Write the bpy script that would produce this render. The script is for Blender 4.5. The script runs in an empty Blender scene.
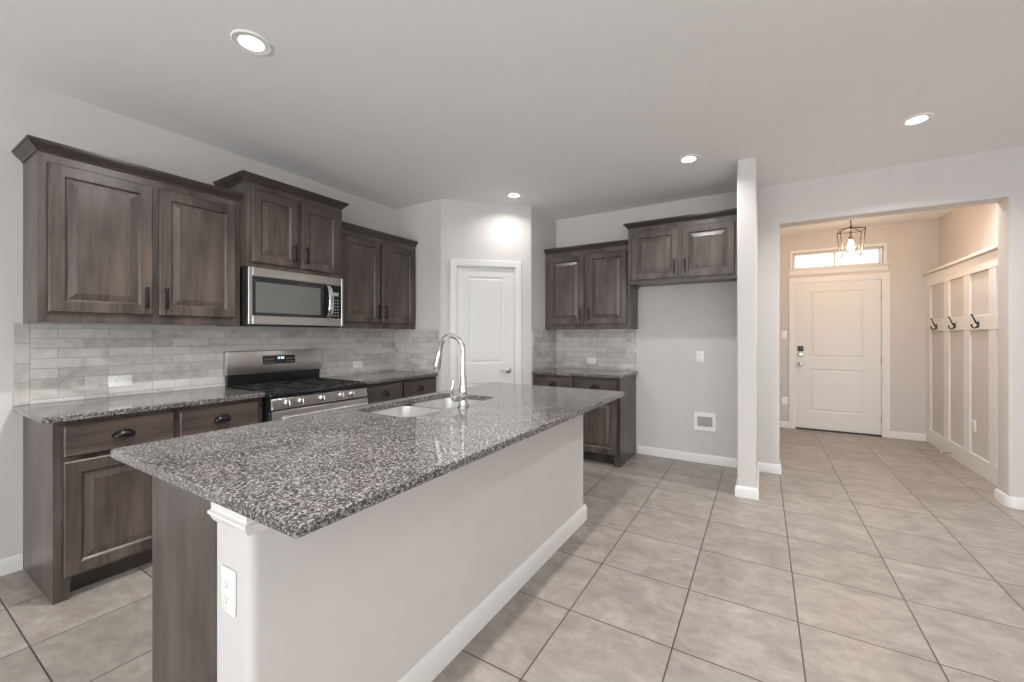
import bpy, bmesh, math, random
from mathutils import Matrix, Vector

S = bpy.context.scene
COL = S.collection
PI = math.pi

# ---------------------------------------------------------------- camera, world, exposure
cam_data = bpy.data.cameras.new('camera')
cam = bpy.data.objects.new('camera', cam_data)
COL.objects.link(cam)
FPX, YAW, HOR, U0 = 410.70, 0.5441, 335.71, 513.59
cam.location = (3.5472, 0.0, 1.3063)
cam.rotation_euler = (PI / 2, 0, YAW)
cam_data.sensor_fit = 'HORIZONTAL'
cam_data.sensor_width = 36.0
cam_data.lens = FPX / 1024 * 36.0
cam_data.shift_x = -(U0 - 512) / 1024
cam_data.shift_y = (HOR - 341) / 1024
cam_data.clip_start = 0.02
S.camera = cam

W = bpy.data.worlds.new('sky')
S.world = W
W.use_nodes = True
W.node_tree.nodes['Background'].inputs[0].default_value = (0.93, 0.97, 1.0, 1)
W.node_tree.nodes['Background'].inputs[1].default_value = 2.6

S.view_settings.view_transform = 'Standard'
S.view_settings.look = 'None'
S.view_settings.exposure = 0.2
S.view_settings.gamma = 1.0
S.view_settings.use_curve_mapping = False
S.cycles.use_denoising = True
S.cycles.max_bounces = 10
S.cycles.diffuse_bounces = 7
S.cycles.sample_clamp_indirect = 6.0


def area_light(name, loc, rot, sx, sy, power, color):
    l = bpy.data.lights.new(name, 'AREA')
    l.shape = 'RECTANGLE'
    l.size, l.size_y = sx, sy
    l.energy = power
    l.color = color
    o = bpy.data.objects.new(name, l)
    o.location = loc
    o.rotation_euler = rot
    COL.objects.link(o)
    return o


# daylight through the windows of the living room behind the camera
REAR = -4.4
RIGHT = 7.6
WIN = [(0.9, 2.7), (3.1, 4.9), (5.3, 7.1)]
for k, (a, b) in enumerate(WIN):
    # sky light coming straight in, and an added upward fill to brighten the ceiling
    area_light('window_daylight', ((a + b) / 2, REAR + 0.02, 1.35), (PI / 2, 0, 0), b - a - 0.1, 1.9, 3, (0.90, 0.955, 1.0))
    area_light('upward_fill', ((a + b) / 2, REAR + 0.10, 0.75), (PI / 2 + 1.0, 0, 0), b - a - 0.1, 0.9, 58, (0.92, 0.96, 1.0))
# plus an unseen side window and upward fill, added to lighten right-facing sides
SWY0, SWY1 = -3.6, -0.6
area_light('window_daylight', (RIGHT - 0.02, (SWY0 + SWY1) / 2, 1.35), (PI / 2, 0, PI / 2), SWY1 - SWY0 - 0.1, 1.9, 2, (0.98, 0.97, 0.95))
area_light('upward_fill', (RIGHT - 0.10, (SWY0 + SWY1) / 2, 0.75), (PI / 2 + 1.0, 0, PI / 2), SWY1 - SWY0 - 0.1, 0.9, 12, (1.0, 0.97, 0.93))
CAN_W = 17
CAN_C = (1.0, 0.985, 0.965)

# ---------------------------------------------------------------- materials


class NT:
    def __init__(s, name):
        s.m = bpy.data.materials.new(name)
        s.m.use_nodes = True
        s.t = s.m.node_tree
        s.b = s.t.nodes['Principled BSDF']

    def n(s, kind, **kw):
        x = s.t.nodes.new(kind)
        for k, v in kw.items():
            if k.startswith('_'):
                setattr(x, k[1:], v)
            else:
                x.inputs[k.replace('_', ' ')].default_value = v
        return x

    def l(s, a, ao, b, bi):
        s.t.links.new(a.outputs[ao], b.inputs[bi])

    def ramp(s, src, out, stops):
        r = s.t.nodes.new('ShaderNodeValToRGB')
        e = r.color_ramp.elements
        while len(e) < len(stops):
            e.new(0.5)
        for i, (p, c) in enumerate(stops):
            e[i].position = p
            e[i].color = (*c, 1) if len(c) == 3 else c
        s.l(src, out, r, 'Fac')
        return r

    def bump(s, src, out, strength, dist):
        b = s.n('ShaderNodeBump', Strength=strength, Distance=dist)
        s.l(src, out, b, 'Height')
        s.l(b, 'Normal', s.b, 'Normal')


def srgb(r, g, b):
    f = lambda c: (c / 255 / 12.92) if c <= 10 else ((c / 255 + 0.055) / 1.055) ** 2.4
    return (f(r), f(g), f(b))


def plain(name, col, rough=0.5, metal=0.0, noise=0.03, scale=8.0, bump=0.0, bscale=200, spec=0.5):
    t = NT(name)
    co = t.n('ShaderNodeTexCoord')
    nz = t.n('ShaderNodeTexNoise', Scale=scale, Detail=3.0)
    t.l(co, 'Object', nz, 'Vector')
    lo = tuple(max(0, c * (1 - noise)) for c in col)
    hi = tuple(min(1, c * (1 + noise)) for c in col)
    r = t.ramp(nz, 'Fac', [(0.3, lo), (0.7, hi)])
    t.l(r, 'Color', t.b, 'Base Color')
    t.b.inputs['Roughness'].default_value = rough
    t.b.inputs['Metallic'].default_value = metal
    t.b.inputs['Specular IOR Level'].default_value = spec
    if bump:
        n2 = t.n('ShaderNodeTexNoise', Scale=bscale, Detail=2.0)
        t.l(co, 'Object', n2, 'Vector')
        t.bump(n2, 'Fac', bump, 0.002)
    return t.m


def emit(name, col, strength):
    t = NT(name)
    t.b.inputs['Base Color'].default_value = (*col, 1)
    t.b.inputs['Emission Color'].default_value = (*col, 1)
    t.b.inputs['Emission Strength'].default_value = strength
    return t.m


def wood(name, horizontal=False, k=1.0):
    t = NT(name)
    co = t.n('ShaderNodeTexCoord')
    mp = t.n('ShaderNodeMapping')
    mp.inputs['Scale'].default_value = (3.0, 60, 60) if horizontal else (60, 60, 3.0)
    t.l(co, 'Object', mp, 'Vector')
    g = t.n('ShaderNodeTexNoise', Scale=1.0, Detail=4.0, Roughness=0.6, Distortion=0.3)
    t.l(mp, 'Vector', g, 'Vector')
    mq = t.n('ShaderNodeMapping')
    mq.inputs['Scale'].default_value = (0.35, 1.5, 1.5) if horizontal else (1.5, 1.5, 0.35)
    t.l(co, 'Object', mq, 'Vector')
    cl = t.n('ShaderNodeTexNoise', Scale=5.0, Detail=3.0, Roughness=0.55)
    t.l(mq, 'Vector', cl, 'Vector')
    mx = t.n('ShaderNodeMath', _operation='MULTIPLY_ADD')
    t.l(g, 'Fac', mx, 0)
    mx.inputs[1].default_value = 0.45
    t.l(cl, 'Fac', mx, 2)
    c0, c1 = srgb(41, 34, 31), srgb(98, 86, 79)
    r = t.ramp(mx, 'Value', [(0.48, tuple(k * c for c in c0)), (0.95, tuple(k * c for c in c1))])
    t.l(r, 'Color', t.b, 'Base Color')
    t.b.inputs['Roughness'].default_value = 0.33
    t.b.inputs['Specular IOR Level'].default_value = 0.6
    t.bump(g, 'Fac', 0.06, 0.002)
    return t.m


def granite(name):
    t = NT(name)
    co = t.n('ShaderNodeTexCoord')
    mp = t.n('ShaderNodeMapping')
    mp.inputs['Scale'].default_value = (1.0, 0.8, 1.0)
    mp.inputs['Rotation'].default_value = (0.2, 0.1, 0.5)
    t.l(co, 'Object', mp, 'Vector')
    a = t.n('ShaderNodeTexNoise', Scale=135.0, Detail=4.0, Roughness=0.72, Distortion=0.4)
    t.l(mp, 'Vector', a, 'Vector')
    b = t.n('ShaderNodeTexVoronoi', Scale=260.0)
    t.l(mp, 'Vector', b, 'Vector')
    sx = t.n('ShaderNodeSeparateColor')
    t.l(b, 'Color', sx, 'Color')
    c = t.n('ShaderNodeTexNoise', Scale=6.0, Detail=2.0)
    t.l(co, 'Object', c, 'Vector')
    m1 = t.n('ShaderNodeMath', _operation='MULTIPLY_ADD')
    t.l(sx, 'Red', m1, 0)
    m1.inputs[1].default_value = 0.20
    t.l(a, 'Fac', m1, 2)
    m2 = t.n('ShaderNodeMath', _operation='MULTIPLY_ADD')
    t.l(c, 'Fac', m2, 0)
    m2.inputs[1].default_value = 0.10
    t.l(m1, 'Value', m2, 2)
    r = t.ramp(m2, 'Value', [(0.47, srgb(27, 27, 28)), (0.58, srgb(68, 66, 65)), (0.69, srgb(108, 105, 103)), (0.82, srgb(172, 168, 166))])
    t.l(r, 'Color', t.b, 'Base Color')
    t.b.inputs['Roughness'].default_value = 0.09
    t.b.inputs['Specular IOR Level'].default_value = 0.6
    return t.m


def brick_vec(t, ux, uy, ox=0.0, oy=0.0):
    co = t.n('ShaderNodeTexCoord')
    sp = t.n('ShaderNodeSeparateXYZ')
    t.l(co, 'Object', sp, 'Vector')
    cb = t.n('ShaderNodeCombineXYZ')
    for i, (ax, off) in enumerate(((ux, ox), (uy, oy))):
        ad = t.n('ShaderNodeMath', _operation='SUBTRACT')
        t.l(sp, ax, ad, 0)
        ad.inputs[1].default_value = off
        t.l(ad, 'Value', cb, i)
    return co, cb


def marble_tile(name, ux, uy, ox, oy, bw, rh, offset=0.5):
    t = NT(name)
    co, cb = brick_vec(t, ux, uy, ox, oy)
    br = t.n('ShaderNodeTexBrick', Scale=1.0, Mortar_Size=0.0014, Mortar_Smooth=0.15, Bias=0.0, Brick_Width=bw, Row_Height=rh)
    br.offset = offset
    br.offset_frequency = 2
    br.inputs['Color1'].default_value = (0.0, 0.0, 0.0, 1)
    br.inputs['Color2'].default_value = (1, 1, 1, 1)
    br.inputs['Mortar'].default_value = (0.5, 0.5, 0.5, 1)
    t.l(cb, 'Vector', br, 'Vector')
    nz = t.n('ShaderNodeTexNoise', Scale=9.0, Detail=5.0, Roughness=0.6, Distortion=1.2)
    t.l(co, 'Object', nz, 'Vector')
    m = t.n('ShaderNodeMath', _operation='MULTIPLY_ADD')
    t.l(br, 'Color', m, 0)
    m.inputs[1].default_value = 0.42
    t.l(nz, 'Fac', m, 2)
    r = t.ramp(m, 'Value', [(0.36, srgb(166, 161, 155)), (0.62, srgb(193, 188, 183)), (1.0, srgb(213, 209, 205))])
    mix = t.n('ShaderNodeMix', _data_type='RGBA')
    t.l(br, 'Fac', mix, 'Factor')
    t.l(r, 'Color', mix, 6)
    mix.inputs[7].default_value = (*srgb(158, 152, 146), 1)
    t.l(mix, 2, t.b, 'Base Color')
    t.b.inputs['Roughness'].default_value = 0.32
    inv = t.n('ShaderNodeMath', _operation='SUBTRACT')
    inv.inputs[0].default_value = 1.0
    t.l(br, 'Fac', inv, 1)
    t.bump(inv, 'Value', 0.5, 0.002)
    return t.m


def floor_tile(name):
    t = NT(name)
    sz = 0.4625
    co, cb = brick_vec(t, 'X', 'Y', 3.688 - 12 * sz, 2.2745 - 20 * sz)
    br = t.n('ShaderNodeTexBrick', Scale=1.0, Mortar_Size=0.0030, Mortar_Smooth=0.1, Bias=0.0, Brick_Width=sz, Row_Height=sz)
    br.offset = 0.0
    br.inputs['Color1'].default_value = (0, 0, 0, 1)
    br.inputs['Color2'].default_value = (1, 1, 1, 1)
    br.inputs['Mortar'].default_value = (0.5, 0.5, 0.5, 1)
    t.l(cb, 'Vector', br, 'Vector')
    # cloudy concrete look, each tile shifted to its own patch of pattern
    sh = t.n('ShaderNodeVectorMath', _operation='MULTIPLY_ADD')
    t.l(br, 'Color', sh, 0)
    sh.inputs[1].default_value = (7.3, 5.1, 3.7)
    t.l(co, 'Object', sh, 2)
    mp = t.n('ShaderNodeMapping')
    mp.inputs['Scale'].default_value = (0.8, 1.15, 1.0)
    t.l(sh, 'Vector', mp, 'Vector')
    n1 = t.n('ShaderNodeTexNoise', Scale=7.5, Detail=8.0, Roughness=0.68, Distortion=0.5)
    t.l(mp, 'Vector', n1, 'Vector')
    n2 = t.n('ShaderNodeTexNoise', Scale=30.0, Detail=5.0, Roughness=0.7)
    t.l(mp, 'Vector', n2, 'Vector')
    a = t.n('ShaderNodeMath', _operation='MULTIPLY_ADD')
    t.l(n2, 'Fac', a, 0)
    a.inputs[1].default_value = 0.38
    t.l(n1, 'Fac', a, 2)
    b = t.n('ShaderNodeMath', _operation='MULTIPLY_ADD')
    t.l(br, 'Color', b, 0)
    b.inputs[1].default_value = 0.08
    t.l(a, 'Value', b, 2)
    r = t.ramp(b, 'Value', [(0.48, srgb(130, 122, 116)), (0.72, srgb(150, 142, 135)), (0.98, srgb(172, 164, 157))])
    mix = t.n('ShaderNodeMix', _data_type='RGBA')
    t.l(br, 'Fac', mix, 'Factor')
    t.l(r, 'Color', mix, 6)
    mix.inputs[7].default_value = (*srgb(70, 62, 57), 1)
    t.l(mix, 2, t.b, 'Base Color')
    t.b.inputs['Roughness'].default_value = 0.38
    inv = t.n('ShaderNodeMath', _operation='SUBTRACT')
    inv.inputs[0].default_value = 1.0
    t.l(br, 'Fac', inv, 1)
    t.bump(inv, 'Value', 0.4, 0.002)
    return t.m


def steel(name, col=(0.62, 0.60, 0.575), rough=0.28, axis=(2, 220, 220)):
    t = NT(name)
    co = t.n('ShaderNodeTexCoord')
    mp = t.n('ShaderNodeMapping')
    mp.inputs['Scale'].default_value = axis
    t.l(co, 'Object', mp, 'Vector')
    nz = t.n('ShaderNodeTexNoise', Scale=1.0, Detail=2.0)
    t.l(mp, 'Vector', nz, 'Vector')
    r = t.ramp(nz, 'Fac', [(0.3, tuple(c * 0.94 for c in col)), (0.7, col)])
    t.l(r, 'Color', t.b, 'Base Color')
    t.b.inputs['Metallic'].default_value = 1.0
    t.b.inputs['Roughness'].default_value = rough
    return t.m


M = {}
M['wall'] = plain('wall_paint', srgb(206, 202, 199), 0.75, noise=0.012, bump=0.08, bscale=140)
M['ceiling'] = plain('ceiling_paint', srgb(238, 237, 236), 0.85, noise=0.01, bump=0.06, bscale=120)
M['trim'] = plain('white_trim_paint', srgb(226, 225, 222), 0.4, noise=0.01)
M['door'] = plain('white_door_paint', srgb(222, 221, 218), 0.42, noise=0.01)
M['wood'] = wood('stained_wood')
M['woodh'] = wood('stained_wood_across', True)
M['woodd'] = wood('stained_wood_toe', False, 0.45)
M['crown'] = wood('stained_wood_crown', True, 0.6)
M['granite'] = granite('speckled_granite')
M['floor'] = floor_tile('floor_tile')
M['tileL'] = marble_tile('marble_tile_left', 'Y', 'Z', 0.570 - 0.218 * 10, 0.0045, 0.218, 0.0585)
M['tileX'] = marble_tile('marble_tile_back', 'X', 'Z', 0.05 - 0.218 * 10, 0.0045, 0.218, 0.0585)
M['tileS'] = marble_tile('marble_tile_upright', 'Z', 'Y', 0.04, 0.511 - 0.061 * 4, 0.111, 0.061, 0.0)
M['steel'] = steel('brushed_steel')
M['steelv'] = steel('brushed_steel_sink', (0.72, 0.71, 0.70), 0.36, (40, 40, 3))
M['steelv'].node_tree.nodes['Principled BSDF'].inputs['Metallic'].default_value = 0.85
M['chrome'] = plain('chrome', (0.80, 0.80, 0.80), 0.07, 1.0, noise=0.01)
M['nickel'] = plain('satin_nickel', (0.55, 0.53, 0.50), 0.25, 1.0, noise=0.02)
M['black'] = plain('black_enamel', (0.012, 0.012, 0.013), 0.18, noise=0.1)
M['iron'] = plain('cast_iron', (0.018, 0.018, 0.018), 0.55, noise=0.2)
M['glassb'] = plain('dark_glass', (0.02, 0.02, 0.021), 0.06, noise=0.05)
M['mesh'] = plain('oven_screen_glass', (0.13, 0.13, 0.125), 0.12, noise=0.06, scale=400)
M['pull'] = plain('black_pull', (0.012, 0.011, 0.011), 0.3, 0.3, noise=0.1)
M['plate'] = plain('white_plastic', srgb(238, 237, 234), 0.35, noise=0.01)
M['slot'] = plain('dark_slot', (0.03, 0.03, 0.03), 0.6)
M['greybox'] = plain('grey_box_inside', srgb(170, 168, 165), 0.6)
M['brass'] = plain('brass_valve', (0.45, 0.33, 0.16), 0.35, 1.0)
M['bronze'] = plain('dark_bronze', (0.05, 0.038, 0.03), 0.4, 0.6, noise=0.1)
M['socket'] = plain('copper_socket', (0.42, 0.22, 0.10), 0.35, 0.7)
M['bulb'] = emit('bulb_glow', (1.0, 0.63, 0.36), 230.0)
M['lens'] = emit('lamp_lens', (1.0, 0.985, 0.96), 8.0)
M['digits'] = emit('clock_digits', (0.65, 0.85, 1.0), 1.6)
M['threshold'] = plain('dark_threshold', (0.03, 0.025, 0.02), 0.5)
gl = NT('window_glass')
gl.b.inputs['Base Color'].default_value = (1, 1, 1, 1)
gl.b.inputs['Transmission Weight'].default_value = 1.0
gl.b.inputs['Roughness'].default_value = 0.0
gl.b.inputs['IOR'].default_value = 1.1
gln = gl.n('ShaderNodeTexNoise', Scale=2.0)
gl.bump(gln, 'Fac', 0.01, 0.001)
M['glass'] = gl.m

# ---------------------------------------------------------------- mesh helpers


class MB:
    def __init__(s):
        s.bm = bmesh.new()

    def _add(s, t, bev=0, seg=2, mat=None):
        if bev:
            bmesh.ops.bevel(t, geom=list(t.edges), offset=bev, segments=seg, profile=0.5, affect='EDGES', clamp_overlap=True)
        if mat is not None:
            bmesh.ops.transform(t, matrix=mat, verts=t.verts)
        me = bpy.data.meshes.new('tmp')
        t.to_mesh(me)
        t.free()
        s.bm.from_mesh(me)
        bpy.data.meshes.remove(me)

    def box(s, x0, y0, z0, x1, y1, z1, bev=0, seg=2, mat=None):
        t = bmesh.new()
        bmesh.ops.create_cube(t, size=1)
        for v in t.verts:
            v.co = Vector(((x0 + x1) / 2 + v.co.x * (x1 - x0), (y0 + y1) / 2 + v.co.y * (y1 - y0), (z0 + z1) / 2 + v.co.z * (z1 - z0)))
        s._add(t, bev, seg, mat)
        return s

    def prism(s, poly, a, b, axis='z', bev=0, seg=2, mat=None):
        """poly in the two other axes (x,y for z; x,z for y; y,z for x), from a to b"""
        t = bmesh.new()

        def p(u, v, w):
            return {'z': (u, v, w), 'y': (u, w, v), 'x': (w, u, v)}[axis]
        lo = [t.verts.new(p(u, v, a)) for u, v in poly]
        hi = [t.verts.new(p(u, v, b)) for u, v in poly]
        n = len(poly)
        t.faces.new(lo)
        t.faces.new(hi)
        for i in range(n):
            t.faces.new((lo[i], lo[(i + 1) % n], hi[(i + 1) % n], hi[i]))
        bmesh.ops.recalc_face_normals(t, faces=t.faces)
        s._add(t, bev, seg, mat)
        return s

    def loft(s, loops, cap0=True, cap1=True, closed=True, mat=None):
        t = bmesh.new()
        L = [[t.verts.new(p) for p in lp] for lp in loops]
        n = len(L[0])
        for i in range(len(L) - 1):
            for j in range(n if closed else n - 1):
                k = (j + 1) % n
                t.faces.new((L[i][j], L[i][k], L[i + 1][k], L[i + 1][j]))
        if cap0:
            t.faces.new(L[0])
        if cap1:
            t.faces.new(L[-1])
        bmesh.ops.recalc_face_normals(t, faces=t.faces)
        s._add(t, mat=mat)
        return s

    def tube(s, pts, rad, seg=12, caps=True):
        pts = [Vector(p) for p in pts]
        if not hasattr(rad, '__len__'):
            rad = [rad] * len(pts)
        loops = []
        T = []
        for i in range(len(pts)):
            a = pts[max(0, i - 1)]
            b = pts[min(len(pts) - 1, i + 1)]
            T.append((b - a).normalized())
        up = Vector((0, 0, 1)) if abs(T[0].z) < 0.9 else Vector((1, 0, 0))
        N = (up - T[0] * up.dot(T[0])).normalized()
        for i, p in enumerate(pts):
            N = (N - T[i] * N.dot(T[i])).normalized()
            B = T[i].cross(N)
            loops.append([p + (N * math.cos(2 * PI * k / seg) + B * math.sin(2 * PI * k / seg)) * rad[i] for k in range(seg)])
        return s.loft(loops, caps, caps)

    def lathe(s, prof, seg=24, mat=None):
        """prof (r,z) revolved about z"""
        loops = [[(max(r, 1e-4) * math.cos(2 * PI * k / seg), max(r, 1e-4) * math.sin(2 * PI * k / seg), z) for k in range(seg)] for r, z in prof]
        return s.loft(loops, True, True, mat=mat)

    def sweep(s, path, prof, mat=None, closed_prof=True):
        """prof (out, z) carried along a 2-D path, out to the right of travel, mitred"""
        P = [Vector(p) for p in path]
        loops = []
        for i, p in enumerate(P):
            d0 = (P[i] - P[i - 1]).normalized() if i > 0 else None
            d1 = (P[i + 1] - P[i]).normalized() if i < len(P) - 1 else None
            n0 = Vector((d0.y, -d0.x)) if d0 else None
            n1 = Vector((d1.y, -d1.x)) if d1 else None
            if n0 is None:
                m = n1
            elif n1 is None:
                m = n0
            else:
                m = (n0 + n1)
                m = m / max(0.3, m.dot(n0))
            loops.append([(p.x + m.x * o, p.y + m.y * o, z) for o, z in prof])
        return s.loft(loops, True, True, mat=mat)

    def slab(s, w, h, t, panels, rings, e=0.003, fill=True, x0=0, z0=0):
        """board x0..x0+w, z0..z0+h, front at y=-t, moulded rectangular panels"""
        b = bmesh.new()
        V = lambda x, y, z: b.verts.new((x, y, z))
        X0, X1, Z0, Z1 = x0, x0 + w, z0, z0 + h
        xs = sorted({X0 + e, X1 - e} | {p[0] for p in panels} | {p[2] for p in panels})
        zs = sorted({Z0 + e, Z1 - e} | {p[1] for p in panels} | {p[3] for p in panels})
        g = {(i, j): V(x, -t, z) for i, x in enumerate(xs) for j, z in enumerate(zs)}
        for i in range(len(xs) - 1):
            for j in range(len(zs) - 1):
                cx, cz = (xs[i] + xs[i + 1]) / 2, (zs[j] + zs[j + 1]) / 2
                if any(p[0] < cx < p[2] and p[1] < cz < p[3] for p in panels):
                    continue
                b.faces.new((g[i, j], g[i + 1, j], g[i + 1, j + 1], g[i, j + 1]))
        rect = lambda a, c, d, f, y: [V(a, y, c), V(d, y, c), V(d, y, f), V(a, y, f)]

        def join(A, B):
            for k in range(4):
                b.faces.new((A[k], A[(k + 1) % 4], B[(k + 1) % 4], B[k]))
        A = rect(X0 + e, Z0 + e, X1 - e, Z1 - e, -t)
        B = rect(X0, Z0, X1, Z1, -(t - e))
        C = rect(X0, Z0, X1, Z1, 0)
        join(A, B)
        join(B, C)
        b.faces.new(C)
        for p in panels:
            prev = rect(p[0], p[1], p[2], p[3], -t)
            for ins, dy in rings:
                cur = rect(p[0] + ins, p[1] + ins, p[2] - ins, p[3] - ins, -t + dy)
                join(prev, cur)
                prev = cur
            if fill:
                b.faces.new(prev)
        bmesh.ops.remove_doubles(b, verts=b.verts, dist=1e-5)
        bmesh.ops.recalc_face_normals(b, faces=b.faces)
        s._add(b)
        return s

    def mark(s):
        """faces added after this call take the second material"""
        s.m0 = len(s.bm.faces)
        return s

    def build(s, name, mat, parent=None, smooth=True, loc=None, mat2=None):
        bm = s.bm
        if mat2 is not None:
            bm.faces.ensure_lookup_table()
            for f in bm.faces[s.m0:]:
                f.material_index = 1
        if smooth:
            for f in bm.faces:
                f.smooth = True
            for e in bm.edges:
                if len(e.link_faces) == 2 and e.calc_face_angle(0) > 0.6:
                    e.smooth = False
        me = bpy.data.meshes.new(name)
        bm.to_mesh(me)
        bm.free()
        me.materials.append(mat)
        if mat2 is not None:
            me.materials.append(mat2)
        o = bpy.data.objects.new(name, me)
        COL.objects.link(o)
        if parent is not None:
            o.parent = parent
        if loc is not None:
            o.location = loc
        return o


def tag(o, label, cat, group=None):
    o['label'] = label
    o['category'] = cat
    if group:
        o['group'] = group
    return o


def thing(name, label, cat, loc=(0, 0, 0), rotz=0.0, group=None):
    o = bpy.data.objects.new(name, None)
    o.empty_display_size = 0.05
    o.location = loc
    o.rotation_euler = (0, 0, rotz)
    COL.objects.link(o)
    return tag(o, label, cat, group)


def struct(o, label=None):
    o['kind'] = 'structure'
    if label:
        o['label'] = label
    return o


def clone(o, parent=None):
    c = o.copy()
    COL.objects.link(c)
    if parent is not None:
        c.parent = parent
    for ch in list(o.children):
        clone(ch, c)
    return c


def rr(x0, y0, x1, y1, r, n=6):
    out = []
    for cx, cy, a in ((x1 - r, y1 - r, 0), (x0 + r, y1 - r, 90), (x0 + r, y0 + r, 180), (x1 - r, y0 + r, 270)):
        for k in range(n + 1):
            t = math.radians(a + 90 * k / n)
            out.append((cx + r * math.cos(t), cy + r * math.sin(t)))
    return out


# ---------------------------------------------------------------- dimensions
H = 2.735
Y1 = 3.2796
A = (0.6744, 3.2796)
B = (1.3696, 3.9746)
X2, YB = 1.3696, 4.62
FY1 = 7.0
OX0, OX1, OZ, OT = 3.69, 5.153, 2.362, 0.19
ZC, ZT = 0.917, 0.887
R2 = 2 ** 0.5
DIAG = PI / 4

# ---------------------------------------------------------------- room shell
struct(MB().box(-0.15, REAR - 0.15, -0.1, RIGHT + 0.15, FY1 + 0.2, 0.0).build('floor', M['floor'], smooth=False), 'beige grey square floor tiles with dark grout')
struct(MB().box(-0.15, REAR - 0.15, H, RIGHT + 0.15, FY1 + 0.2, H + 0.12).build('ceiling', M['ceiling'], smooth=False), 'plain off white ceiling')
struct(MB().box(-0.12, REAR, 0, 0, YB + 0.1, H).build('wall_left', M['wall'], smooth=False))
struct(MB().box(RIGHT, REAR, 0, RIGHT + 0.12, SWY0, H).box(RIGHT, SWY1, 0, RIGHT + 0.12, YB + OT, H).box(RIGHT, SWY0, 0, RIGHT + 0.12, SWY1, 0.38)
       .box(RIGHT, SWY0, 2.34, RIGHT + 0.12, SWY1, H).build('wall_right', M['wall'], smooth=False))
# rear wall of the living room with its three tall windows
mb = MB()
xs = [-0.12] + [v for w in WIN for v in w] + [RIGHT + 0.12]
for k in range(0, len(xs), 2):
    mb.box(xs[k], REAR - 0.14, 0, xs[k + 1], REAR, H)
for a, b in WIN:
    mb.box(a, REAR - 0.14, 0, b, REAR, 0.38)
    mb.box(a, REAR - 0.14, 2.34, b, REAR, H)
struct(mb.build('wall_rear', M['wall'], smooth=False))

# pantry closet walls (clipped corner with the door in the diagonal)


def dg(t, d=0.0):
    """point on the diagonal, t along it, d behind its face"""
    return (A[0] + t / R2 - d / R2, A[1] + t / R2 + d / R2)


def arc_corner(p, d0, d1, r, n=5):
    """rounded corner at p, arriving along d0 and leaving along d1"""
    d0, d1, p = Vector(d0).normalized(), Vector(d1).normalized(), Vector(p)
    ang = d0.angle(d1)
    k = r * math.tan(ang / 2)
    a, b = p - d0 * k, p + d1 * k
    out = []
    for i in range(n + 1):
        t = i / n
        q = (1 - t) ** 2 * a + 2 * t * (1 - t) * p + t * t * b
        out.append((q.x, q.y))
    return out


D0, D1 = 0.158, 0.806     # door opening along the diagonal
wp = MB()
wp.prism([(0, Y1)] + arc_corner(A, (1, 0), (1, 1), 0.03) + [dg(D0), dg(D0, 0.11), (0.62, Y1 + 0.12), (0, Y1 + 0.12)], 0, H)
wp.prism([dg(D1)] + arc_corner(B, (1, 1), (0, 1), 0.03) + [(X2, YB), (X2 - 0.11, YB), (X2 - 0.11, B[1] + 0.06), dg(D1, 0.11)], 0, H)
wp.prism([dg(D0), dg(D1), dg(D1, 0.11), dg(D0, 0.11)], 2.045, H)
struct(wp.build('wall_pantry', M['wall']), 'pale wall of the clipped pantry corner')

# wall with the foyer opening; alcove part and the stub wall
arch = [(X2 - 0.1, 0), (OX0, 0), (OX0, OZ), (OX1, OZ), (OX1, 0), (RIGHT + 0.1, 0), (RIGHT + 0.1, H), (X2 - 0.1, H)]
t = bmesh.new()
lo = [t.verts.new((x, YB, z)) for x, z in arch]
hi = [t.verts.new((x, YB + OT, z)) for x, z in arch]
t.faces.new(lo)
t.faces.new(list(reversed(hi)))
n = len(arch)
for i in range(n):
    t.faces.new((lo[(i + 1) % n], lo[i], hi[i], hi[(i + 1) % n]))
bmesh.ops.recalc_face_normals(t, faces=t.faces)
be = []
for e in t.edges:
    p, q = e.verts[0].co, e.verts[1].co
    if abs(p.y - q.y) < 1e-6:
        if (abs(p.x - q.x) < 1e-6 and abs(p.x - OX0) < 1e-4) or (abs(p.x - q.x) < 1e-6 and abs(p.x - OX1) < 1e-4) or (abs(p.z - OZ) < 1e-4 and abs(q.z - OZ) < 1e-4):
            be.append(e)
bmesh.ops.bevel(t, geom=be, offset=0.02, segments=4, profile=0.5, affect='EDGES')
wb = MB()
wb._add(t)
struct(wb.build('wall_back', M['wall']), 'pale wall holding the wide foyer opening')
SX0, SX1, SY = 3.372, 3.511, 3.808
struct(MB().prism([(SX0, YB)] + arc_corner((SX0, SY), (0, -1), (1, 0), 0.016) + arc_corner((SX1, SY), (1, 0), (0, 1), 0.016) + [(SX1, YB)], 0, H).build('wall_stub', M['wall']), 'narrow pale stub wall beside the refrigerator alcove')

# foyer
struct(MB().box(3.50, YB + OT, 0, 3.62, FY1, H).build('wall_foyer_left', M['wall'], smooth=False))
struct(MB().box(5.40, YB + OT, 0, 5.52, FY1, H).build('wall_foyer_right', M['wall'], smooth=False))
DX0, DX1, DH = 3.952, 4.872, 2.035
WX0, WX1, WZ0, WZ1 = 3.925, 4.875, 2.245, 2.46
mb = MB()
for a in ((3.5, 0, DX0 - 0.02, H), (DX1 + 0.02, 0, 5.52, H), (DX0 - 0.02, DH + 0.02, DX1 + 0.02, WZ0), (DX0 - 0.02, WZ1, DX1 + 0.02, H)):
    mb.box(a[0], FY1, a[1], a[2], FY1 + 0.14, a[3])
# slivers beside the transom keep its width a little wider than the door opening
struct(mb.build('wall_foyer_back', M['wall'], smooth=False))

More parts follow.
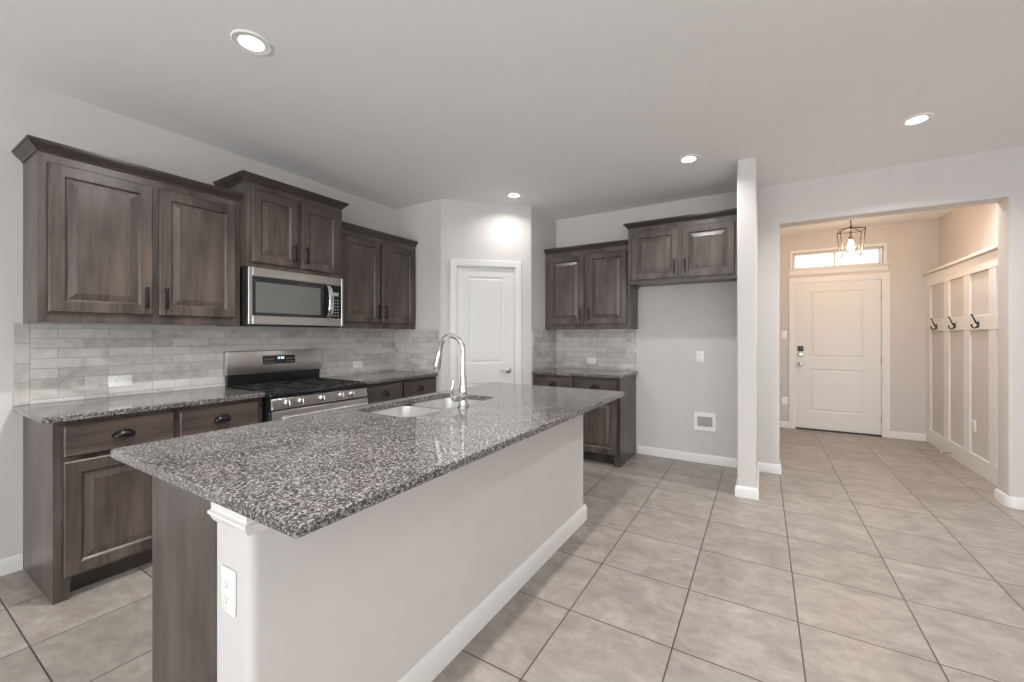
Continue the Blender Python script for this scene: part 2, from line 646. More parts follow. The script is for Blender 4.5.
# furred-out board and batten wall with ledge
BX = 5.30
bb = MB()
bb.box(BX, YB + OT, 0, 5.395, FY1, 2.052)
struct(bb.build('wall_batten', M['wall'], smooth=False), 'lower foyer wall behind the white battens')
bt = MB()
f = BX - 0.018
for a, b in ((6.83, 6.998), (6.265, 6.41), (5.745, 5.885), (5.205, 5.345), (YB + OT + 0.002, 4.90)):
    bt.box(f, a, 0.172, BX - 0.0005, b, 1.905, 0.002, 1)
bt.box(f - 0.002, YB + OT + 0.002, 0.0, BX - 0.0005, 6.998, 0.172, 0.003, 1)
bt.box(f - 0.002, YB + OT + 0.002, 1.362, BX - 0.0005, 6.998, 1.497, 0.003, 1)
bt.box(f - 0.002, YB + OT + 0.002, 1.905, BX - 0.0005, 6.998, 2.05, 0.003, 1)
struct(bt.build('trim_batten', M['trim']), 'white board and batten trim with a hook rail')
struct(MB().box(5.252, YB + OT + 0.002, 2.053, 5.398, 6.998, 2.085, 0.006, 2).build('trim_ledge', M['trim']), 'white ledge capping the board and batten wall')

# baseboards
BP = [(0, 0), (0.014, 0), (0.014, 0.066), (0.011, 0.075), (0.009, 0.083), (0.004, 0.088), (0, 0.088)]


def base(name, paths, prof=BP):
    mb = MB()
    for p in paths:
        mb.sweep(p, prof)
    return struct(mb.build(name, M['trim']))


base('baseboard_left', [[(0, REAR), (0, 0.5445)]])
base('baseboard_back', [[(2.368, YB), (SX0, YB), (SX0, SY), (SX1, SY), (SX1, YB), (OX0, YB), (OX0, YB + OT)]])
base('baseboard_right', [[(OX1, YB + OT)] + arc_corner((OX1, YB), (0, -1), (1, 0), 0.05, 8) + [(RIGHT, YB), (RIGHT, REAR)]])
base('baseboard_foyer', [[(3.62, YB + OT), (3.62, FY1), (3.874, FY1)], [(4.947, FY1), (BX - 0.02, FY1)]])
base('baseboard_pantry', [[dg(0.03), dg(0.087)], [dg(0.875), dg(0.95)]])

# ---------------------------------------------------------------- casings and doors
CAS = [(0.0, 0.0), (0.0, 0.011), (0.008, 0.013), (0.02, 0.0125), (0.045, 0.018), (0.062, 0.018), (0.066, 0.012), (0.066, 0.0)]
TOXZ = Matrix(((1, 0, 0, 0), (0, 0, -1, 0), (0, 1, 0, 0), (0, 0, 0, 1)))   # (a,b,c) -> (a,-c,b)


def casing(name, x0, x1, ztop, label, loc, rotz, k=1.0, depth=0.10):
    mb = MB()
    mb.sweep([(x1, 0.0), (x1, ztop), (x0, ztop), (x0, 0.0)], [(o * k, d) for o, d in CAS], mat=TOXZ)
    # jamb lining the opening
    mb.box(x0, 0.0, 0, x0 + 0.012, depth, ztop)
    mb.box(x1 - 0.012, 0.0, 0, x1, depth, ztop)
    mb.box(x0, 0.0, ztop - 0.012, x1, depth, ztop)
    o = mb.build(name, M['trim'])
    o.location = loc
    o.rotation_euler = (0, 0, rotz)
    return struct(o, label)


RINGS = [(0.006, 0.004), (0.014, 0.007), (0.020, 0.0075), (0.034, 0.002), (0.040, 0.0015)]
casing('trim_pantry', 0.160, 0.804, 2.05, 'white casing around the pantry door', (A[0], A[1], 0), DIAG, 1.0)
door = MB().slab(0.618, 2.022, 0.035, [(0.115, 0.20, 0.503, 0.79), (0.115, 1.00, 0.503, 1.93)], RINGS).build('door_1', M['door'], smooth=False)
door.location = (*dg(0.173, 0.048), 0.010)
door.rotation_euler = (0, 0, DIAG)
struct(door, 'white two-panel pantry door')
mb = MB()
mb.lathe([(0.0, 0), (0.031, 0), (0.031, 0.005), (0.026, 0.010), (0.013, 0.014), (0.012, 0.045), (0.0, 0.047)], 20, Matrix.Translation((0.555, -0.035, 0.918)) @ Matrix.Rotation(PI / 2, 4, 'X'))
mb.tube([(0.560, -0.076, 0.918), (0.535, -0.080, 0.919), (0.49, -0.078, 0.922), (0.452, -0.074, 0.918)], [0.011, 0.009, 0.008, 0.006], 10)
mb.build('door_handle', M['nickel'], door)['label'] = 'satin nickel lever handle'
for z in (0.25, 1.02, 1.78):
    MB().tube([(-0.006, -0.037, z - 0.045), (-0.006, -0.037, z + 0.045)], 0.007, 8).build('hinge', M['nickel'], door)

casing('trim_entry', DX0 - 0.014, DX1 + 0.012, DH + 0.014, 'white casing around the front door', (0, FY1, 0), 0, 1.05, 0.13)
door = MB().slab(0.912, 2.012, 0.044, [(0.165, 0.24, 0.745, 0.83), (0.165, 0.985, 0.745, 1.90)], RINGS).build('door_2', M['door'], smooth=False)
door.location = (DX0 + 0.002, FY1 + 0.062, 0.018)
struct(door, 'white two-panel front door')
MB().box(DX0 + 0.001, FY1 - 0.004, 0.0, DX1 - 0.001, FY1 + 0.13, 0.0165).build('trim_threshold', M['threshold'])['kind'] = 'structure'
lk = MB().box(0.023, -0.064, 1.075, 0.087, -0.044, 1.142, 0.004).build('keypad', M['black'], door)
MB().lathe([(0, 0), (0.033, 0), (0.033, 0.012), (0.028, 0.020), (0.014, 0.022), (0.014, 0.03), (0, 0.03)], 20, Matrix.Translation((0.055, -0.044, 1.03)) @ Matrix.Rotation(PI / 2, 4, 'X')).build('deadbolt', M['nickel'], door)
MB().lathe([(0, 0), (0.032, 0), (0.032, 0.006), (0.013, 0.012), (0.012, 0.028), (0.024, 0.036), (0.028, 0.05), (0.022, 0.062), (0, 0.066)], 20, Matrix.Translation((0.055, -0.044, 0.892)) @ Matrix.Rotation(PI / 2, 4, 'X')).build('door_knob', M['nickel'], door)
for z in (0.21, 0.98, 1.78):
    MB().tube([(0.918, -0.047, z - 0.05), (0.918, -0.047, z + 0.05)], 0.008, 8).build('hinge', M['nickel'], door)

# transom window over the front door
tr = MB()
for a in ((WX0, WZ0, WX0 + 0.022, WZ1), (WX1 - 0.022, WZ0, WX1, WZ1), (WX0 + 0.022, WZ0, WX1 - 0.022, WZ0 + 0.02), (WX0 + 0.022, WZ1 - 0.02, WX1 - 0.022, WZ1), (4.385, WZ0 + 0.02, 4.405, WZ1 - 0.02)):
    tr.box(a[0], FY1 + 0.05, a[1], a[2], FY1 + 0.12, a[3], 0.003, 1)
win = struct(tr.build('window_1', M['trim']), 'narrow transom window over the front door')
MB().box(WX0 + 0.022, FY1 + 0.085, WZ0 + 0.02, WX1 - 0.022, FY1 + 0.09, WZ1 - 0.02).build('pane', M['glass'], win)
mb = MB()
mb.sweep([(WX1 + 0.012, WZ0 - 0.01), (WX1 + 0.012, WZ1 + 0.012), (WX0 - 0.012, WZ1 + 0.012), (WX0 - 0.012, WZ0 - 0.01)], [(0, 0), (0, 0.010), (0.028, 0.014), (0.032, 0.010), (0.032, 0)], mat=TOXZ)
mb.box(3.835, -0.035, 2.215, 4.962, -0.0005, 2.238, 0.004, 2)
mb.sweep([(4.925, 2.214), (3.875, 2.214)], [(0, 0), (-0.055, 0), (-0.055, 0.008), (-0.03, 0.013), (0, 0.015)], mat=TOXZ)
o = mb.build('trim_transom', M['trim'])
o.location = (0, FY1, 0)
struct(o, 'white sill and casing of the transom window')
# porch wall outside the door: pale siding lit by the sky, seen through the transom
pm = MB()
for k in range(12):
    pm.prism([(9.6, 2.0 + 0.16 * k), (9.585, 2.0 + 0.16 * k), (9.6, 2.16 + 0.16 * k)], 1.0, 8.0, 'x')
pm.box(1.0, 9.6, 0, 8.0, 9.65, 3.92)
struct(pm.build('wall_siding_outside', M['trim'], smooth=False), 'pale lap siding outside the transom')

# ---------------------------------------------------------------- backsplash tile
th = 0.009
struct(MB().box(0.0, 0.511, ZC + 0.001, th, 0.5715, 1.378, 0.002, 1).build('wall_tile_edge', M['tileS'], smooth=False), 'upright column of marble tile ending the left backsplash')
struct(MB().box(0.0, 0.5715, ZC + 0.001, th, Y1, 1.378).build('wall_tile_left', M['tileL'], smooth=False), 'grey marble brick tile backsplash behind the range')
struct(MB().box(0.009, Y1 - th, ZC + 0.001, 0.652, Y1, 1.388).build('wall_tile_return', M['tileX'], smooth=False), 'marble brick tile on the pantry return wall')
struct(MB().box(X2, 3.985, ZC + 0.001, X2 + th, YB, 1.395).build('wall_tile_side', M['tileL'], smooth=False), 'marble brick tile on the side of the alcove')
struct(MB().box(X2 + th, YB - th, ZC + 0.001, 2.352, YB, 1.385).build('wall_tile_back', M['tileX'], smooth=False), 'marble brick tile under the back wall cabinet')

# ---------------------------------------------------------------- cabinets
CROWN = [(0, 0), (0.006, 0), (0.008, 0.010), (0.012, 0.014), (0.020, 0.022), (0.031, 0.034), (0.036, 0.040), (0.036, 0.044), (0.042, 0.046), (0.042, 0.056), (0, 0.056)]


def bar_pull(parent, x, y, z, L=0.135):
    """vertical black bar pull centred at x, z on the face y"""
    mb = MB()
    for dz in (-L / 2 + 0.012, L / 2 - 0.012):
        mb.box(x - 0.005, y - 0.026, z + dz - 0.006, x + 0.005, y, z + dz + 0.006, 0.0015, 1)
    mb.box(x - 0.0065, y - 0.033, z - L / 2, x + 0.0065, y - 0.022, z + L / 2, 0.003, 2)
    return mb.build('handle', M['pull'], parent)


def cup_pull(parent, x, y, z):
    loops = []
    w, h, d = 0.046, 0.030, 0.026
    for i in range(9):
        ph = PI / 2 * i / 8
        lp = []
        for k in range(15):
            a = PI * k / 14
            lp.append((x + w * math.cos(a) * math.cos(ph) ** 0.5 if ph < PI / 2 - 0.01 else x + 0.001 * math.cos(a),
                       y - 0.001 - d * math.sin(ph),
                       z - 0.010 + h * math.sin(a) * math.cos(ph) ** 0.6 if ph < PI / 2 - 0.01 else z - 0.010))
        loops.append(lp)
    mb = MB()
    mb.loft(loops, False, False, closed=False)
    # back flange and lip
    mb.box(x - 0.050, y - 0.004, z - 0.012, x + 0.050, y, z - 0.006, 0.001, 1)
    mb.tube([(x + 0.047 * math.cos(PI * k / 10), y - 0.003, z - 0.010 + 0.031 * math.sin(PI * k / 10)) for k in range(11)], 0.003, 6)
    mb.tube([(x - 0.046, y - 0.003, z - 0.010), (x - 0.036, y - 0.017, z - 0.012), (x, y - 0.027, z - 0.013), (x + 0.036, y - 0.017, z - 0.012), (x + 0.046, y - 0.003, z - 0.010)], 0.0035, 6)
    return mb.build('handle', M['pull'], parent)


def cab_door(parent, x, z, w, h, d, hx=None, hz=None):
    """raised panel door on the cabinet front at y=-d; hx side of the pull, hz its height"""
    st = 0.058
    dr = MB().slab(w, h, 0.020, [(st, st, w - st, h - st)], [(0.004, 0.003), (0.009, 0.009), (0.010, 0.0105)], 0.004, fill=False).build('door', M['wood'], parent, smooth=False)
    dr.location = (x, -d - 0.001, z)
    p0 = st + 0.0095
    pm = MB().slab(w - 2 * p0, h - 2 * p0, 0.0095, [(0.006, 0.006, w - 2 * p0 - 0.006, h - 2 * p0 - 0.006)], [(0.032, -0.0085), (0.034, -0.0085)], 0.0005)
    pn = pm.build('raised_panel', M['wood'], dr, smooth=False)
    pn.location = (p0, 0, p0)
    if hx is not None:
        bar_pull(dr, 0.032 if hx < 0 else w - 0.032, -0.020, hz)
    return dr


def drawer(parent, x, z, w, h, d, pull=True):
    dr = MB().slab(w, h, 0.020, [], [], 0.005).build('drawer', M['woodh'], parent, smooth=False)
    dr.location = (x, -d - 0.001, z)
    if pull:
        cup_pull(dr, w / 2, -0.020, h / 2)
    return dr


def wall_cabinet(label, loc, rotz, w, d, z0, z1, left_return, right_return, rail=0.045):
    t = thing('wall_cabinet', label, 'cabinet', (loc[0], loc[1], z0), rotz, 'dark wood wall cabinets')
    h = z1 - z0
    mb = MB()
    mb.box(0, -d, 0.018, w, -0.002, h)
    mb.box(0, -d, 0, w, -d + 0.02, 0.018)
    mb.box(0, -d + 0.02, 0, 0.016, -0.002, 0.018)
    mb.box(w - 0.016, -d + 0.02, 0, w, -0.002, 0.018)
    mb.build('cabinet_body', M['wood'], t, smooth=False)
    path = [(0, -d), (w, -d)]
    if left_return:
        path = [(0, -0.002)] + path
    if right_return:
        path = path + [(w, -0.002)]
    k = MB()
    k.sweep(path, [(o, z + h) for o, z in CROWN])
    k.build('crown_molding', M['crown'], t)
    ml, gap = 0.036, 0.032
    dw = (w - 2 * ml - gap) / 2
    zz, dh = rail + 0.012, h - rail - 0.012 - 0.048
    cab_door(t, ml, zz, dw, dh, d, +1, 0.105)
    cab_door(t, ml + dw + gap, zz, dw, dh, d, -1, 0.105)
    return t


RL = PI / 2
wall_cabinet('wide dark wall cabinet at the far left, above the left counter', (0, 0.5465), RL, 0.970, 0.315, 1.377, 2.272, True, False)
wall_cabinet('dark wall cabinet set higher and deeper, above the microwave', (0, 1.519), RL, 0.783, 0.395, 1.806, 2.412, True, True, 0.022)
wall_cabinet('dark wall cabinet between the microwave and the pantry corner', (0, 2.3035), RL, 0.973, 0.315, 1.377, 2.268, False, False)
wall_cabinet('dark wall cabinet on the back wall, over the short counter', (X2 + 0.003, YB), 0, 0.995, 0.306, 1.377, 2.254, False, False)
wall_cabinet('dark wall cabinet over the empty refrigerator alcove', (2.3715, YB), 0, 0.998, 0.40, 1.828, 2.395, True, False, 0.028)


def base_cabinet(label, loc, rotz, w, d, ends=(True, True)):
    t = thing('base_cabinet', label, 'cabinet', loc, rotz, 'dark wood base cabinets')
    mb = MB()
    mb.box(0, -d, 0.105, w, -0.002, ZT - 0.001)
    for e, x in zip(ends, (0, w - 0.018)):
        mb.box(x, -d + 0.075, 0, x + 0.018, -0.002, 0.105)
    if ends[0]:
        mb.prism([(0, 0), (0.055, 0), (0.062, 0.105), (0, 0.105)], -d, -d + 0.0749, 'y')
    if ends[1]:
        mb.prism([(w, 0), (w - 0.055, 0), (w - 0.062, 0.105), (w, 0.105)], -d, -d + 0.0749, 'y')
    mb.build('cabinet_body', M['wood'], t, smooth=False)
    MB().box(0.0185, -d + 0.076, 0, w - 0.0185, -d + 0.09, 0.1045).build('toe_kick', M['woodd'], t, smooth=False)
    ml, gap = 0.034, 0.030
    dw = (w - 2 * ml - gap) / 2
    for k, x in enumerate((ml, ml + dw + gap)):
        drawer(t, x, 0.708, dw, 0.152, d)
        cab_door(t, x, 0.118, dw, 0.565, d, 1 - 2 * k, 0.47)
    return t


base_cabinet('dark base cabinet left of the range with its end panel showing', (0, 0.5465, 0), RL, 0.975, 0.607)
base_cabinet('dark base cabinet between the range and the pantry door', (0, 2.335, 0), RL, 0.941, 0.607)
base_cabinet('dark base cabinet beside the empty refrigerator alcove', (X2 + 0.003, YB, 0), 0, 0.975, 0.600)


def slab_top(mb, x0, y0, x1, y1, r=(0.006), hole=None):
    e = 0.004
    outer = lambda i: rr(x0 + i, y0 + i, x1 - i, y1 - i, max(r - i, 0.002), 6)
    t = bmesh.new()

    def ring(pts, z):
        return [t.verts.new((x, y, z)) for x, y in pts]

    def strip(a, b):
        n = len(a)
        for i in range(n):
            t.faces.new((a[i], a[(i + 1) % n], b[(i + 1) % n], b[i]))
    top = ring(outer(e), ZC)
    r1 = ring(outer(0), ZC - e)
    r2 = ring(outer(0), ZT + e)
    bot = ring(outer(e), ZT)
    strip(top, r1)
    strip(r1, r2)
    strip(r2, bot)
    if not hole:
        t.faces.new(top)
        t.faces.new(bot)
    else:
        hx0, hy0, hx1, hy1, hr = hole
        inner = lambda i: rr(hx0 - i, hy0 - i, hx1 + i, hy1 + i, hr + i, 6)
        ht = ring(inner(0.003), ZC)
        h1 = ring(inner(0), ZC - 0.003)
        h2 = ring(inner(0), ZT)
        strip(ht, h1)
        strip(h1, h2)
        n = len(top)
        for a, b in ((top, ht), (bot, h2)):
            for i in range(n):
                t.faces.new((a[i], a[(i + 1) % n], b[(i + 1) % n], b[i]))
    bmesh.ops.recalc_face_normals(t, faces=t.faces)
    mb._add(t)
    return mb


def countertop(label, *a, **k):
    o = slab_top(MB(), *a, **k).build('countertop', M['granite'])
    return tag(o, label, 'countertop')


countertop('short grey granite countertop at the far left, beside the range', 0.011, 0.507, 0.6436, 1.526)
countertop('grey granite countertop between the range and the pantry corner', 0.011, 2.334, 0.6436, Y1 - 0.011)
countertop('small grey granite countertop on the back wall cabinet', X2 + 0.011, 3.978, 2.372, YB - 0.011)

# ---------------------------------------------------------------- island
IX0, IX1, IY0, IY1 = 1.628, 2.730, 0.488, 2.850
SK = (1.700, 1.405, 2.115, 2.170, 0.075)
o = slab_top(MB(), IX0, IY0, IX1, IY1, r=0.017, hole=SK).build('island_countertop', M['granite'])
tag(o, 'large speckled grey granite island countertop with a sink cutout', 'countertop')
WXF, WXB, WYN, WYF = 2.465, 2.304, 0.528, 2.760
iw = MB().prism(arc_corner((WXF, WYN), (1, 0), (0, 1), 0.028) + arc_corner((WXF, WYF), (0, 1), (-1, 0), 0.028) + [(WXB, WYF), (WXB, WYN)], 0, ZT - 0.001)
struct(iw.build('wall_island', M['wall']), 'pale half wall carrying the island countertop')
base('baseboard_island', [[(WXB, WYN), (WXF, WYN), (WXF, WYF), (WXB, WYF)]], [(0, 0), (0.015, 0), (0.015, 0.082), (0.012, 0.092), (0.009, 0.102), (0.004, 0.108), (0, 0.108)])
BAND = [(0, 0.814), (0.005, 0.815), (0.009, 0.822), (0.012, 0.831), (0.016, 0.835), (0.016, 0.842), (0.010, 0.846), (0.010, 0.885), (0, 0.885)]
struct(MB().sweep([(WXB, WYN + 0.05), (WXB - 0.001, WYN), (WXF, WYN), (WXF, WYF), (WXB, WYF)], BAND).build('trim_island', M['trim']), 'white trim band under the island countertop')

t = thing('island_cabinet', 'dark wood island cabinet with a tall plain end panel', 'cabinet', (WXB - 0.003, 0.585, 0), -RL)
L, D = 2.155, WXB - 0.003 - 1.690
# local x runs away from the camera side (-y is the kitchen side after the turn)
mb = MB()
Lx = L
mb.box(-Lx, -D, 0, -Lx + 0.02, -0.001, ZT - 0.001)
mb.box(-0.02, -D, 0, 0, -0.001, ZT - 0.001)
mb.box(-Lx + 0.02, -0.02, 0, -0.02, -0.001, ZT - 0.001)
mb.box(-Lx + 0.02, -D, 0.105, -0.02, -D + 0.004, ZT - 0.001)
mb.box(-Lx + 0.02, -D + 0.004, 0.105, -0.02, -0.02, 0.125)
mb.build('cabinet_body', M['wood'], t, smooth=False)
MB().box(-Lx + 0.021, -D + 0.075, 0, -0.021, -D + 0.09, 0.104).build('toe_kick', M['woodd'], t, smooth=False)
dw = (Lx - 0.08 - 0.09) / 4
for k in range(4):
    x = -Lx + 0.04 + k * (dw + 0.03)
    drawer(t, x, 0.708, dw, 0.152, D)
    cab_door(t, x, 0.118, dw, 0.565, D, 1 if k % 2 == 0 else -1, 0.47)

# sink
sk = thing('kitchen_sink', 'stainless steel double bowl sink set into the island', 'sink', (0, 0, ZT))
x0, y0, x1, y1, _ = SK
ym = 1.80


def bowl(a0, b0, a1, b1, r):
    lp = lambda i, z, rad: [(x, y, z) for x, y in rr(a0 + i, b0 + i, a1 - i, b1 - i, rad, 6)]
    mb = MB()
    mb.loft([lp(-0.006, -0.002, r), lp(0.0, -0.003, r), lp(0.003, -0.02, r), lp(0.008, -0.15, r), lp(0.018, -0.185, r * 0.9), lp(0.04, -0.198, r * 0.7), lp(0.10, -0.203, r * 0.4),
             lp(0.097, -0.206, r * 0.4), lp(0.036, -0.202, r * 0.7), lp(0.013, -0.187, r * 0.9), lp(0.004, -0.15, r), lp(-0.002, -0.02, r), lp(-0.006, -0.005, r)], False, False)
    # floor of the bowl
    f = [(x, y, -0.203) for x, y in rr(a0 + 0.10, b0 + 0.10, a1 - 0.10, b1 - 0.10, r * 0.4, 6)]
    mb.loft([f, [(x, y, -0.206) for x, y, z in f]], True, True)
    return mb.build('bowl', M['steelv'], sk)


for b0, b1 in ((y0 + 0.002, ym - 0.012), (ym + 0.012, y1 - 0.002)):
    bw = bowl(x0 + 0.002, b0, x1 - 0.002, b1, 0.065)
    MB().lathe([(0, 0.0), (0.042, 0.0), (0.042, 0.003), (0.030, 0.004), (0.026, 0.0015), (0, 0.0015)], 24, Matrix.Translation(((x0 + x1) / 2, (b0 + b1) / 2, -0.203))).build('drain', M['nickel'], bw)
MB().box(x0 + 0.03, ym - 0.012, -0.05, x1 - 0.03, ym + 0.012, -0.024, 0.008, 3).build('divider', M['steelv'], sk)

# faucet
fx, fy = 2.152, 1.775
fc = thing('faucet', 'tall chrome gooseneck faucet standing behind the island sink', 'faucet', (fx, fy, ZC + 0.001))
MB().lathe([(0, 0), (0.030, 0), (0.030, 0.006), (0.024, 0.012), (0.0215, 0.03), (0.021, 0.095), (0.0185, 0.13), (0.0160, 0.17), (0, 0.17)], 24).build('faucet_body', M['chrome'], fc)
R = 0.083
pts = [(0, 0, 0.165), (0, 0, 0.22), (0, 0, 0.27), (0, 0, 0.302)]
for k in range(1, 15):
    a = PI * k / 14 * 0.93
    pts.append((-R + R * math.cos(a), 0, 0.302 + R * math.sin(a) * 1.05))
ex, _, ez = pts[-1]
dirx, dirz = -0.21, -0.978
pts.append((ex + dirx * 0.02, 0, ez + dirz * 0.02))
MB().tube(pts, 0.0135, 16).build('gooseneck', M['chrome'], fc)
q = pts[-1]
MB().tube([(q[0] + dirx * s_, 0, q[2] + dirz * s_) for s_ in (0, 0.01, 0.04, 0.085, 0.105, 0.112)], [0.0155, 0.0165, 0.018, 0.0215, 0.0215, 0.018], 16).build('spray_head', M['chrome'], fc)
hm = MB()
hm.tube([(0, 0.0, 0.060), (0, -0.014, 0.060), (0, -0.045, 0.060), (0, -0.078, 0.061), (0, -0.088, 0.061)], [0.026, 0.028, 0.027, 0.022, 0.014], 18)
hm.tube([(-0.002, -0.074, 0.064), (-0.006, -0.088, 0.082), (-0.004, -0.092, 0.105), (0.0, -0.086, 0.130), (0.002, -0.083, 0.146), (-0.004, -0.090, 0.160)], [0.012, 0.0105, 0.009, 0.0085, 0.008, 0.007], 12)
hm.build('lever', M['chrome'], fc)

# ---------------------------------------------------------------- range
RY0, RW = 1.536, 0.795
rg = thing('gas_range', 'stainless steel gas range with black cooktop between the counters', 'range', (0.012, RY0, 0), RL)
FD = 0.655      # front of the range body (local -y)
MB().box(0.0, -FD, 0.03, RW, -0.001, 0.870).build('range_body', M['black'], rg, smooth=False)
mb = MB()
mb.box(-0.001, -FD - 0.018, 0.872, RW + 0.001, -0.055, 0.908, 0.008, 3)
mb.build('cooktop', M['black'], rg)
bg = MB().prism([(-0.058, 1.002), (-0.050, 1.180), (-0.020, 1.186), (-0.005, 1.186), (-0.005, 1.002)], 0.004, RW - 0.004, 'x', 0.004, 2).build('backguard', M['steel'], rg)
MB().box(0.018, -0.045, 0.872, RW - 0.018, -0.005, 1.001).build('backguard_riser', M['black'], rg, smooth=False)
dp = MB().prism([(-0.0565, 1.072), (-0.0590, 1.073), (-0.0560, 1.142), (-0.0535, 1.143)], 0.268, 0.538, 'x').mark()
for r_ in range(2):
    for c_ in range(4):
        dp.box(0.285 + c_ * 0.02, -0.0595, 1.085 + r_ * 0.026, 0.294 + c_ * 0.02, -0.0570, 1.089 + r_ * 0.026)
        dp.box(0.462 + c_ * 0.018, -0.0595, 1.085 + r_ * 0.026, 0.469 + c_ * 0.018, -0.0570, 1.092 + r_ * 0.026)
dp = dp.build('display', M['glassb'], bg, smooth=False, mat2=M['greybox'])
# lit clock colon and digits, small bars on the display
mb = MB()


def seg7(mb, ch, x, z, y0_, w=0.009, h=0.017):
    segs = {'1': 'bc', '2': 'abged', '0': 'abcdef', '5': 'afgcd', '3': 'abgcd', '8': 'abcdefg'}[ch]
    t_ = 0.0018
    R_ = {'a': (x, z + h - t_, x + w, z + h), 'g': (x, z + h / 2 - t_ / 2, x + w, z + h / 2 + t_ / 2), 'd': (x, z, x + w, z + t_),
          'f': (x, z + h / 2, x + t_, z + h), 'e': (x, z, x + t_, z + h / 2), 'b': (x + w - t_, z + h / 2, x + w, z + h), 'c': (x + w - t_, z, x + w, z + h / 2)}
    for c_ in segs:
        a_ = R_[c_]
        mb.box(a_[0], y0_, a_[1], a_[2], y0_ + 0.002, a_[3])


for ch, x in (('1', 0.383), ('2', 0.397), ('0', 0.416), ('0', 0.430)):
    seg7(mb, ch, x, 1.112, -0.0590)
mb.build('clock_digits', M['digits'], dp, smooth=False)
MB().prism([(-FD, 0.795), (-FD - 0.030, 0.798), (-FD - 0.022, 0.868), (-FD, 0.870)], 0.003, RW - 0.003, 'x', 0.002, 1).build('control_panel', M['steel'], rg)
for y in (1.648, 1.748, 1.914, 2.080, 2.178):
    k = MB()
    mt = Matrix.Translation((y - RY0, -FD - 0.026, 0.833)) @ Matrix.Rotation(PI / 2 - 0.11, 4, 'X')
    k.lathe([(0, 0), (0.024, 0), (0.024, 0.006), (0.020, 0.010), (0.018, 0.026), (0.0, 0.028)], 20, mt)
    k.box(-0.005, -0.019, 0.022, 0.005, 0.019, 0.036, 0.002, 1, mt)
    k.build('knob', M['steel'], rg)
od = MB().box(0.004, -FD - 0.040, 0.225, RW - 0.004, -FD - 0.001, 0.788, 0.006, 2).build('oven_door', M['steel'], rg)
MB().box(0.10, -FD - 0.043, 0.33, RW - 0.10, -FD - 0.039, 0.66, 0.001, 1).build('window', M['glassb'], od)
hb = MB()
hb.tube([(0.05, -FD - 0.085, 0.742), (RW - 0.05, -FD - 0.085, 0.742)], 0.012, 14)
for x in (0.09, RW - 0.09):
    hb.tube([(x, -FD - 0.038, 0.742), (x, -FD - 0.085, 0.742)], 0.009, 10)
hb.build('handle', M['steel'], od)
MB().box(0.004, -FD - 0.036, 0.045, RW - 0.004, -FD - 0.001, 0.215, 0.005, 2).build('storage_drawer', M['steel'], rg)
for x in (0.04, RW - 0.04):
    for y in (-0.08, -FD + 0.05):
        MB().tube([(x, y, 0.0), (x, y, 0.03)], 0.018, 10).build('foot', M['black'], rg)
# burners and three cast iron grates
for x, y in ((0.155, -0.20), (0.155, -0.50), (0.381, -0.35), (0.607, -0.20), (0.607, -0.50)):
    MB().lathe([(0, 0.908), (0.055, 0.908), (0.052, 0.916), (0.036, 0.917), (0.036, 0.925), (0, 0.927)], 20, Matrix.Translation((x, y, 0))).build('burner', M['iron'], rg)
for gx in (0.030, 0.280, 0.530):
    g = MB()
    gw = 0.226
    ya, yb = -FD + 0.03, -0.075
    for x in (gx, gx + gw - 0.012):
        g.box(x, ya, 0.915, x + 0.012, yb, 0.924, 0.002, 1)
    for y in (ya, (ya + yb) / 2 - 0.006, yb - 0.012):
        g.box(gx, y, 0.915, gx + gw, y + 0.012, 0.924, 0.002, 1)
    g.box(gx + gw / 2 - 0.005, ya, 0.915, gx + gw / 2 + 0.005, yb, 0.924, 0.002, 1)
    for y in (ya + 0.13, yb - 0.14):
        g.box(gx, y, 0.915, gx + 0.075, y + 0.010, 0.924, 0.002, 1)
        g.box(gx + gw - 0.075, y, 0.915, gx + gw, y + 0.010, 0.924, 0.002, 1)
    for x in (gx, gx + gw - 0.012):
        for y in (ya, yb - 0.012):
            g.box(x, y, 0.908, x + 0.012, y + 0.012, 0.916)
    g.build('grate', M['iron'], rg)

# ---------------------------------------------------------------- microwave
MY0, MW_, MD, MZ0, MZ1 = 1.526, 0.776, 0.405, 1.384, 1.803
mw = thing('microwave', 'stainless over-the-range microwave hung under the dark cabinet', 'microwave', (0.012, MY0, MZ0), RL)
MH = MZ1 - MZ0
MB().box(0, -MD + 0.030, 0, MW_, -0.001, MH).build('case', M['black'], mw, smooth=False)
y = -MD
dr = MB()
dr.box(0, y, 0.004, 0.028, y + 0.030, MH, 0.003, 1)
dr.box(MW_ - 0.020, y, 0.004, MW_, y + 0.030, MH, 0.003, 1)
dr.box(0.028, y, MH - 0.066, MW_ - 0.020, y + 0.030, MH, 0.003, 1)
dr.box(0.028, y, 0.004, MW_ - 0.020, y + 0.030, 0.070, 0.003, 1)
dr = dr.build('door', M['steel'], mw)
wn = MB().box(0.028, y + 0.004, 0.070, 0.600, y + 0.028, MH - 0.066).build('window', M['glassb'], dr, smooth=False)
MB().box(0.050, y + 0.002, 0.092, 0.560, y + 0.0038, MH - 0.105, 0.0005, 1).build('window_screen', M['mesh'], wn)
MB().box(0.385, y - 0.0015, MH - 0.040, 0.445, y + 0.001, MH - 0.030).build('badge', M['greybox'], dr, smooth=False)
cp = MB().box(0.602, y + 0.003, 0.070, MW_ - 0.020, y + 0.028, MH - 0.066).mark()
mb = cp
for r_ in range(6):
    for c_ in range(3):
        mb.box(0.665 + c_ * 0.024, y + 0.002, 0.090 + r_ * 0.026, 0.679 + c_ * 0.024, y + 0.004, 0.098 + r_ * 0.026)
mb.box(0.662, y + 0.002, 0.262, 0.728, y + 0.004, 0.292)
mb.build('control_panel', M['black'], mw, smooth=False, mat2=M['greybox'])
